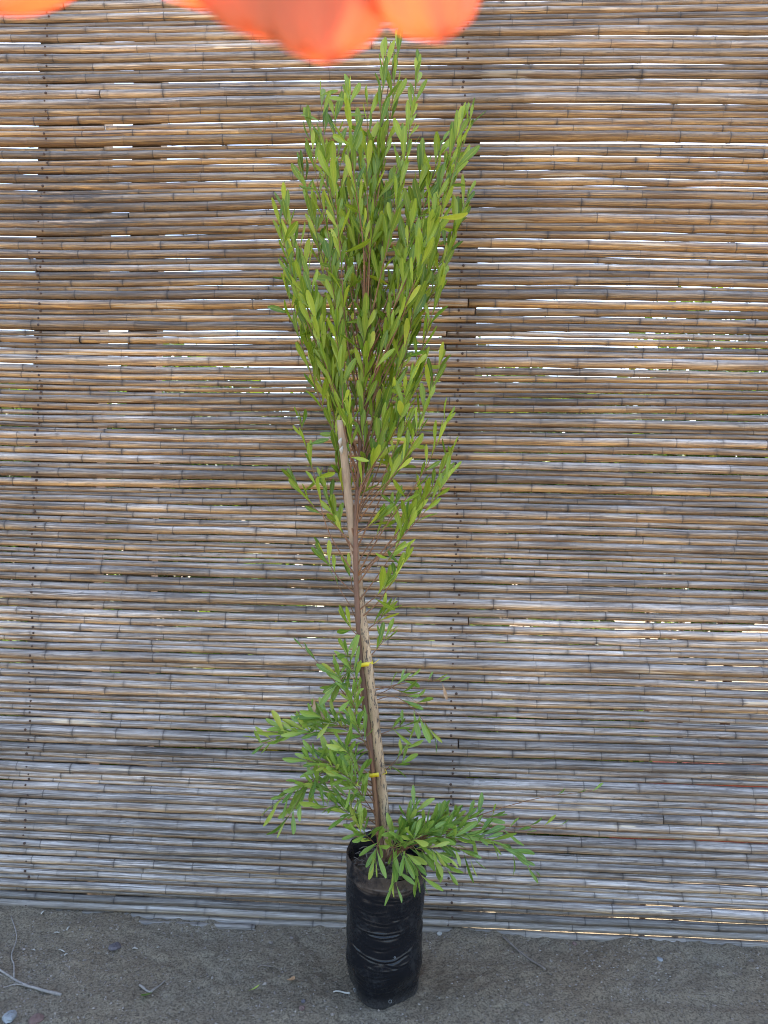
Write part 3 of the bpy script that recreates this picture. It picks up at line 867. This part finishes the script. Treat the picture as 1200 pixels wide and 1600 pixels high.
_a = np.linspace(0, 2 * np.pi, NA, endpoint=False)[None]; _z = HB * np.linspace(0, 1, NZ + 1)[:, None]
bag_n = 0.0022 * vnoise(_a * 4 + _z * 0, _z * 30 + _a * 0, 31) + 0.0008 * vnoise(_a * 11 + _z * 0, _z * 90 + _a * 0, 32)
bg0 = gh(bc.x, bc.y)
for j in range(NZ + 1):
    t = j / NZ
    for k in range(NA):
        a = 2 * math.pi * k / NA
        ang = a
        zr = rim_h(a) * t
        w = smooth(zr / 0.13)
        rt = 0.1035 + 0.003 * math.sin(2 * a + 0.4)
        r = foot_r[k] * (1 - w) + rt * w
        r += 0.004 * math.sin(zr * 26) * w * 0.6
        if zr < 0.012: r -= 0.010 * (1 - zr / 0.012) ** 2
        aa = (a if a <= math.pi else a - 2 * math.pi)
        for (hc, sag, ac, hw, dp) in creases:
            da = (aa - ac) / hw
            if abs(da) > 1.6: continue
            zc = hc + sag * da * da + 0.004 * math.sin(aa * 3.1 + hc * 60)
            f = math.exp(-da ** 4)
            u = (zr - zc) / 0.0026
            r += 0.55 * dp * f * (math.exp(-u * u) - 0.9 * math.exp(-((u + 2.0) ** 2) * 0.8))
        r += float(bag_n[j, k])
        # the turned-down lip
        lp = smooth((t - 0.86) / 0.03)
        r += 0.0035 * smooth((t - 0.875) / 0.012)
        cx = bc.x * (1 - w) + TOPC.x * w; cy = bc.y * (1 - w) + TOPC.y * w
        V.append((cx + r * math.cos(a), cy + r * math.sin(a), zr + bg0 - 0.002)); lip.append(lp)
# inner wall turns over the lip and goes down to the soil
for j in range(1, 9):
    t = j / 8
    for k in range(NA):
        base = V[NZ * NA + k]; a = 2 * math.pi * k / NA
        cx, cy = TOPC.x, TOPC.y
        V.append((base[0] - math.cos(a) * (0.004 + 0.004 * t), base[1] - math.sin(a) * (0.004 + 0.004 * t), base[2] - 0.085 * t)); lip.append(0.3)
rows = NZ + 1 + 8
ii = np.arange(rows * NA).reshape(rows, NA); jj = np.roll(ii, -1, 1)
Q = np.stack([ii[:-1], jj[:-1], jj[1:], ii[1:]], -1).reshape(-1, 4)
me = np_mesh('bag_film', np.array(V), Q, M['bag'])
fattr(me, 'lip', lip)
child(link('bag_film', me), bag)
# drain holes: pale-rimmed eyelets low on the film
for (x, y) in ((608, 1564), (554, 1546), (616, 1495)):
    b = MB(); d = ray(x, y)
    # nearest film vertex to the pixel's direction
    best = min(range(NA * 120), key=lambda q: ((Vector(V[q]) - CAM).normalized() - d.normalized()).length + (0 if V[q][1] < bc.y + 0.02 else 9))
    p = Vector(V[best]); nrm = Vector((p.x - bc.x, p.y - bc.y, 0)).normalized(); tx = Vector((0, 0, 1)).cross(nrm)
    R0 = 0.0042 if y != 1495 else 0.002
    ring = [p + nrm * 0.0022 + tx * (R0 * math.cos(q * math.pi / 6)) + Vector((0, 0, R0 * math.sin(q * math.pi / 6))) for q in range(13)]
    b.tube(ring, 0.0007, 5)
    child(b.build('drain_hole', M['stone_blue']), bag)
# soil surface inside the mouth
NS = 20; V2, F2 = [], []
for j in range(NS + 1):
    for k in range(40):
        a = 2 * math.pi * k / 40; r = 0.1 * j / NS
        x, y = TOPC.x + r * math.cos(a), TOPC.y + r * math.sin(a)
        V2.append((x, y, 0.348 + 0.012 * float(vnoise(np.array(x * 30), np.array(y * 30), 41)) + 0.006 * float(vnoise(np.array(x * 90), np.array(y * 90), 42))))
for j in range(NS):
    for k in range(40): F2.append((j * 40 + k, j * 40 + (k + 1) % 40, (j + 1) * 40 + (k + 1) % 40, (j + 1) * 40 + k))
b = MB(); b.add(V2, F2); child(b.build('potting_soil', M['potting']), bag)
b = MB()
for k in range(70):
    a = random.uniform(0, 6.28); r = 0.092 * math.sqrt(random.random())
    p = Vector((TOPC.x + r * math.cos(a), TOPC.y + r * math.sin(a), 0.356 + random.uniform(0, 0.01)))
    d = Vector((random.gauss(0, 1), random.gauss(0, 1), random.gauss(0, 0.25))).normalized() * random.uniform(0.008, 0.03)
    b.tube([p - d * 0.5, p + Vector((0, 0, 0.003)), p + d * 0.5], [0.0012, 0.0016, 0.0008], 5)
o = b.build('bark_mulch', M['straw']); tag(o, kind='stuff'); child(o, bag)

# ================================================================== things lying on the ground
def twig_thing(name, paths, mat, label, cat):
    root = None
    allp = [on_ground(*p) for p in paths[0][0]]
    e = empty(name, allp[0]); tag(e, label, cat); bpy.context.view_layer.update()
    for pth, r0_, r1_ in paths:
        P = [on_ground(*p) for p in pth]
        S = spline(P, 6 * len(P))
        for k, p in enumerate(S): p.z = max(p.z, 0.35 * gh(p.x, p.y) + 0.65 * p.z) + 0.0045 + 0.0012 * math.sin(k * 0.37)
        b = MB(); n = len(S)
        b.tube(S, [(r0_ + (r1_ - r0_) * k / (n - 1)) * (1.25 if k % 11 == 5 else 1.0) for k in range(n)], 8)
        child(b.build('shoot', mat), e)
twig_thing('dry_twig', [([(-60, 1480), (0, 1517), (35, 1536), (62, 1547), (96, 1556)], 0.0026, 0.0042), ([(22, 1528), (22, 1508), (18, 1496), (26, 1470), (17, 1441)], 0.0026, 0.0015), ([(38, 1538), (20, 1540), (5, 1544)], 0.002, 0.0016)], M['dry_twig'], 'forked pale dry twig lying on the soil with a side shoot', 'twig')
twig_thing('dry_stick', [([(786, 1470), (806, 1486), (828, 1502), (852, 1519)], 0.0032, 0.0030)], M['straw'], 'straight brown dry stick lying on the soil beside the fence', 'stick')
twig_thing('straw_stem', [([(402, 1513), (412, 1511), (424, 1511)], 0.0018, 0.0014)], M['straw'], 'short pale straw stem lying flat on dark soil', 'straw')
twig_thing('wood_splinter', [([(521, 1552), (534, 1551), (547, 1553)], 0.0020, 0.0026)], M['chip'], 'bright cream wood splinter lying against the bag foot', 'wood chip')
twig_thing('leaf_stalk', [([(218, 1543), (228, 1550), (236, 1552)], 0.0034, 0.0026), ([(236, 1552), (246, 1543), (258, 1532)], 0.0036, 0.001)], M['dry_twig'], 'broken grey leaf stalk lying beside a small fallen green leaf', 'twig')
def ground_leaf(px0, px1, mat, label, wr=0.3, curl=0.5, name='fallen_leaf'):
    A, B = on_ground(*px0), on_ground(*px1)
    me = leaf_mesh(name, mat, wr, curl, 0.5, 0.5)[0]
    o = link(name, me); d = (B - A); L = d.length; d.normalize()
    up = Vector((0, 0, 1)); up = (up - d * up.dot(d)).normalized(); x = d.cross(up)
    o.matrix_world = Matrix(((x.x, d.x, up.x, A.x), (x.y, d.y, up.y, A.y), (x.z, d.z, up.z, A.z + 0.006), (0, 0, 0, 1))) @ Matrix.Diagonal((L, L, L, 1))
    tag(o, label, 'leaf'); return o
ground_leaf((237, 1553), (223, 1571), M['leaf_low'], 'small fresh green leaf fallen beside a broken grey stalk')
ground_leaf((388, 1549), (406, 1545), M['leaf_low'], 'thin curled pale green leaf scrap lying alone on dark soil', 0.2, 0.9)
ground_leaf((448, 1533), (462, 1537), M['dead_leaf'], 'small pinkish dead leaf lying on soil left of the bag', 0.75, 0.4)
ground_leaf((664, 1376), (666, 1392), M['dead_leaf'], 'x', 0.6, 0.9) if False else None
def stone(px, py, rpx, mat, label, flat=0.5, cat='stone'):
    p = on_ground(px, py)
    r = rpx * (p - CAM).dot(fwd) / F_PX
    b = MB(); V, F = [], []
    n, mm = 9, 5; sd = random.randrange(999)
    for j in range(mm + 1):
        th = math.pi * j / mm
        for k in range(n):
            a = 2 * math.pi * k / n
            rr = r * (1 + 0.28 * float(vnoise(np.array(math.cos(a) * 1.7 + sd), np.array(math.sin(a) * 1.7 + th * 1.3), sd)))
            V.append((p.x + rr * math.sin(th) * math.cos(a), p.y + rr * math.sin(th) * math.sin(a) * 1.1, p.z + r * flat * 0.45 + rr * flat * math.cos(th)))
    for j in range(mm):
        for k in range(n): F.append((j * n + k, (j + 1) * n + k, (j + 1) * n + (k + 1) % n, j * n + (k + 1) % n))
    b.add(V, F); o = b.build('stone', mat, None, False); tag(o, label, cat)
stone(178, 1484, 11, M['stone'], 'flat purplish grey stone pressed into the soil near the fence', 0.35)
stone(14, 1591, 11, M['stone_blue'], 'pale blue grey stone lying behind the forked dry twig', 0.5)
stone(472, 1579, 5, M['stone_red'], 'small dark red stone lying on soil left of the bag', 0.6)
stone(474, 1566, 3.5, M['stone'], 'tiny black pebble lying just above the dark red stone', 0.6)
stone(56, 1594, 11, M['stone_red'], 'dull reddish stone half sunk in the soil near the forked twig', 0.3)
stone(687, 1459, 4.5, M['chip'], 'small pale stone at the foot of the fence right of the bag', 0.5)
stone(666, 1384, 0.1, M['dead_leaf'], 'x') if False else None
stone(1031, 1502, 5, M['stone_blue'], 'small bluish pebble on open soil right of the brown stick', 0.4)
stone(898, 1472, 4, M['stone_red'], 'small brown clod against the bottom cane right of the stick', 0.6)
# grit and crumbs nobody could count
def grit(name, n, rmin, rmax, mat, label, cat, flat=0.7):
    octv = np.array([(1, 0, 0), (-1, 0, 0), (0, 1, 0), (0, -1, 0), (0, 0, 1), (0, 0, -1)], float)
    octf = np.array([(0, 2, 4), (2, 1, 4), (1, 3, 4), (3, 0, 4), (2, 0, 5), (1, 2, 5), (3, 1, 5), (0, 3, 5)])
    x = rng.uniform(-1.5, 1.5, n); y = rng.uniform(-0.75, -0.005, n)
    dens = vnoise(x * 3, y * 5, 77) + rng.uniform(-0.6, 1.2, n)
    ok = dens > 0; x, y = x[ok], y[ok]; n = len(x)
    r = rmin + (rmax - rmin) * rng.random(n) ** 3.5
    z = ground_h(x, y)
    sc = rng.uniform(0.55, 1.5, (n, 6, 3)) * np.array([1, 1, flat])
    th = rng.uniform(0, 6.28, n); c, s = np.cos(th)[:, None], np.sin(th)[:, None]
    v = octv[None] * sc * r[:, None, None]
    vx = v[..., 0] * c - v[..., 1] * s; vy = v[..., 0] * s + v[..., 1] * c
    co = np.stack([vx + x[:, None], vy + y[:, None], v[..., 2] + (z + r * 0.15)[:, None]], -1).reshape(-1, 3)
    f = (octf[None] + (np.arange(n) * 6)[:, None, None]).reshape(-1, 3)
    o = link(name, np_mesh(name, co, f, mat, False)); tag(o, label, cat, kind='stuff')
M['grit'] = mat_plain("soil_crumbs", (0.12, 0.094, 0.073), (0.32, 0.268, 0.215), 35, 0.95)
grit('soil_crumbs', 26000, 0.0008, 0.0040, M['grit'], 'dark crumbs of soil scattered all over the ground', 'soil')
grit('soil_clods', 160, 0.003, 0.009, M['grit'], 'loose clods of grey brown soil strewn over the ground', 'soil', 0.55)
grit('pale_grit', 650, 0.0010, 0.0038, M['chip'], 'pale grit and wood flecks scattered over the dark soil', 'grit', 0.5)
# small wood chips left of the picture: each its own
for k, (x, y, dx, dy) in enumerate(((92, 1485, 9, 4), (100, 1496, 6, -2), (85, 1461, 8, 0), (207, 1485, 8, 1), (50, 1483, 5, 3), (108, 1457, -4, 4), (245, 1487, 5, -2), (70, 1432, -6, 6))):
    A, B = on_ground(x, y), on_ground(x + dx, y + dy)
    b = MB(); b.tube([A + Vector((0, 0, 0.004)), A.lerp(B, 0.5) + Vector((0, 0, 0.006)), B + Vector((0, 0, 0.004))], [0.0022, 0.0028, 0.0018], 5, squash=0.5)
    tag(b.build('wood_chip', M['chip']), 'tiny pale wood chip on the soil between the forked twig and the fence', 'wood chip', 'pale wood chips by the forked twig')

# ================================================================== the yard behind the fence, seen through the gaps
leafq = np.array([(-0.5, 0, 0), (0, 0.5, 0.06), (0.5, 0, 0), (0, -0.5, 0.06)])
def back_shrub(x, y, w, h, z0, seedk, label):
    e = empty('garden_shrub', (x, y, 0)); tag(e, label, 'shrub', 'tall shrubs behind the fence' if y > 1 else 'added low bushes that darken the fence gaps'); bpy.context.view_layer.update()
    r = np.random.default_rng(seedk); n = 4200 if y > 1 else 3600
    u = r.normal(size=(n, 3)); u /= np.linalg.norm(u, axis=1)[:, None]
    rr = r.random(n) ** 0.45
    lump = 1 + 0.25 * vnoise(u[:, 0] * 3 + seedk, u[:, 2] * 3, seedk)
    c = u * (rr * lump)[:, None] * np.array([w, w * 0.7, (h - z0) / 2]) + np.array([x, y, (h + z0) / 2])
    a = r.normal(size=(n, 3)); a /= np.linalg.norm(a, axis=1)[:, None]
    b2 = np.cross(a, r.normal(size=(n, 3))); b2 /= np.linalg.norm(b2, axis=1)[:, None]
    c3 = np.cross(a, b2)
    s = r.uniform(0.06, 0.12, n)[:, None, None]
    v = c[:, None, :] + s * (leafq[None, :, 0:1] * 0.6 * b2[:, None, :] + leafq[None, :, 1:2] * a[:, None, :] + leafq[None, :, 2:3] * c3[:, None, :])
    f = np.arange(n * 4).reshape(n, 4)
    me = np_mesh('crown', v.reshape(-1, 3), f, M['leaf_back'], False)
    fattr(me, 'rib', np.zeros(n * 4)); fattr(me, 'along', np.zeros(n * 4)); fattr(me, 'rnd', np.repeat(r.random(n), 4))
    child(link('crown', me), e)
    b = MB(); b.tube([(x, y, -0.05), (x + 0.02, y, z0 + 0.1), (x - 0.02, y + 0.02, (h + z0) / 2)], [0.03, 0.024, 0.012], 8); child(b.build('trunk', M['bark']), e)
    for k in range(4):
        b = MB(); aa = k * 1.6 + seedk
        b.tube([(x + 0.02, y, z0 + 0.1), (x + 0.15 * math.cos(aa), y + 0.1 * math.sin(aa), z0 + 0.45), (x + 0.3 * math.cos(aa), y + 0.2 * math.sin(aa), h * 0.8)], [0.014, 0.010, 0.004], 6); child(b.build('limb', M['bark']), e)
for k, (x, y, w, h, z0) in enumerate(((-2.5, 2.0, 0.7, 2.2, 0.5), (-1.35, 1.7, 0.65, 2.35, 0.6), (-0.3, 1.9, 0.7, 2.25, 0.55), (0.75, 1.6, 0.65, 2.15, 0.6), (1.75, 1.9, 0.7, 2.5, 0.5), (2.9, 2.1, 0.8, 2.3, 0.5), (0.2, 3.2, 0.9, 2.6, 0.5), (2.2, 3.4, 0.9, 2.7, 0.5), (-1.9, 3.3, 0.9, 2.5, 0.5), (-2.0, 0.62, 0.42, 1.05, 0.06), (-1.3, 0.6, 0.42, 0.98, 0.05), (-0.62, 0.63, 0.42, 1.08, 0.06), (0.05, 0.6, 0.40, 1.0, 0.05), (0.62, 0.64, 0.30, 0.9, 0.05), (2.15, 0.7, 0.35, 0.95, 0.05))):
    back_shrub(x, y, w, h, z0, 50 + k, 'sunlit green garden shrub showing through the gaps in the bamboo fence' if y > 1 else 'added low bush close behind the bottom canes to darken the gaps')  # low bushes are added as occluders to darken the lower gaps
# red clay trough standing low behind the right half of the fence
tr = empty('clay_trough', (1.25, 0.75, 0)); tag(tr, 'red clay trough glimpsed low through the gaps at the right end of the fence', 'planter'); bpy.context.view_layer.update()
M['clay'] = mat_plain("red_clay", (0.22, 0.045, 0.03), (0.33, 0.08, 0.05), 20, 0.8)
for args in ((0.75, 1.75, 0.60, 0.63, 0.0, 0.36), (0.75, 1.75, 0.87, 0.90, 0.0, 0.36), (0.75, 0.78, 0.632, 0.868, 0.0, 0.36), (1.72, 1.75, 0.632, 0.868, 0.0, 0.36)):
    child(box_mb(*args).build('side_wall', M['clay'], None, False), tr)
child(box_mb(0.783, 1.717, 0.633, 0.867, 0.02, 0.31).build('soil_fill', M['potting'], None, False), tr)

# ================================================================== orange flower hanging close to the lens
DF = 0.165
def near(px, py, d=DF): return CAM + ray(px, py) * d
fl_c = near(430, -250, 0.172)
vine = empty('flowering_vine', (0.62, -2.55, 0)); tag(vine, 'blurred orange flower petals hanging on a vine close in front of the fence', 'flower')
bpy.context.view_layer.update()
b = MB()
vp = spline([Vector((0.62, -2.55, -0.05)), Vector((0.66, -2.50, 0.8)), Vector((0.60, -2.42, 1.6)), Vector((0.35, -2.30, 1.88)), Vector((0.08, -2.16, 1.72)), fl_c + Vector((0.005, 0.004, 0.03)), fl_c], 60)
b.tube(vp, [0.010 - 0.008 * k / 59 for k in range(60)], 8)
child(b.build('stem', M['bark']), vine)
b = MB(); b.tube([fl_c + Vector((0, 0, 0.012)), fl_c, fl_c - Vector((0, 0, 0.01))], [0.003, 0.008, 0.004], 8); child(b.build('calyx', M['leaf_low'] if False else M['twig']), vine)
def petal(tip_px, width_px, dz=0.0, sq=0.55, bend=True, heart=(430, -250)):
    """rounded petal that curves from the flower's heart to tip_px; widths measured in photo pixels at its distance"""
    NU, NV = 14, 20; V, F, al, uv = [], [], [], []
    p0 = Vector((*heart, 0)); p2 = Vector((*tip_px, 0))
    p1 = Vector((tip_px[0] * 0.85 + heart[0] * 0.15, heart[1] + (tip_px[1] - heart[1]) * 0.35, 0)) if bend else (p0 + p2) * 0.5
    for j in range(NV + 1):
        t = j / NV
        c = p0 * (1 - t) ** 2 + p1 * (2 * t * (1 - t)) + p2 * t * t
        d = ((p1 - p0) * (1 - t) + (p2 - p1) * t).normalized()
        sd = Vector((d.y, -d.x, 0))
        if t < 0.62: ww = 0.10 + 0.90 * math.sin(t / 0.62 * math.pi / 2) ** 1.1
        else: ww = max(0.0, 1 - ((t - 0.62) / 0.38) ** 2.2) ** sq
        for k in range(NU + 1):
            q = k / NU * 2 - 1
            px = c + sd * (q * ww * width_px * 0.5)
            dep = DF + dz * t + 0.007 * (1 - t) + 0.005 * q * q - 0.005 * math.sin(t * 3) + 0.001 * math.sin(q * 9 + t * 7)
            V.append(near(px.x, px.y, dep)); al.append(t); uv.append((q, t, 0))
    for j in range(NV):
        for k in range(NU):
            a = j * (NU + 1) + k; F.append((a, a + 1, a + NU + 2, a + NU + 1))
    b = MB(); b.add(V, F); me = b.mesh('petal', M['petal'])
    fattr(me, 'along', al); fattr(me, 'petal_uv', uv, 'FLOAT_VECTOR')
    o = link('petal', me); child(o, vine)
    md = o.modifiers.new('thickness', 'SOLIDIFY'); md.thickness = 0.0006
petal((515, 97), 235, 0.0, 0.5)
petal((430, 62), 280, 0.003, 0.5)
petal((345, 20), 330, 0.006, 0.5)
petal((692, 62), 195, -0.004, 0.5)
petal((-20, 17), 200, 0.006, 0.5)
petal((640, -470), 260, 0.01, bend=False)
petal((230, -480), 260, 0.01, bend=False)
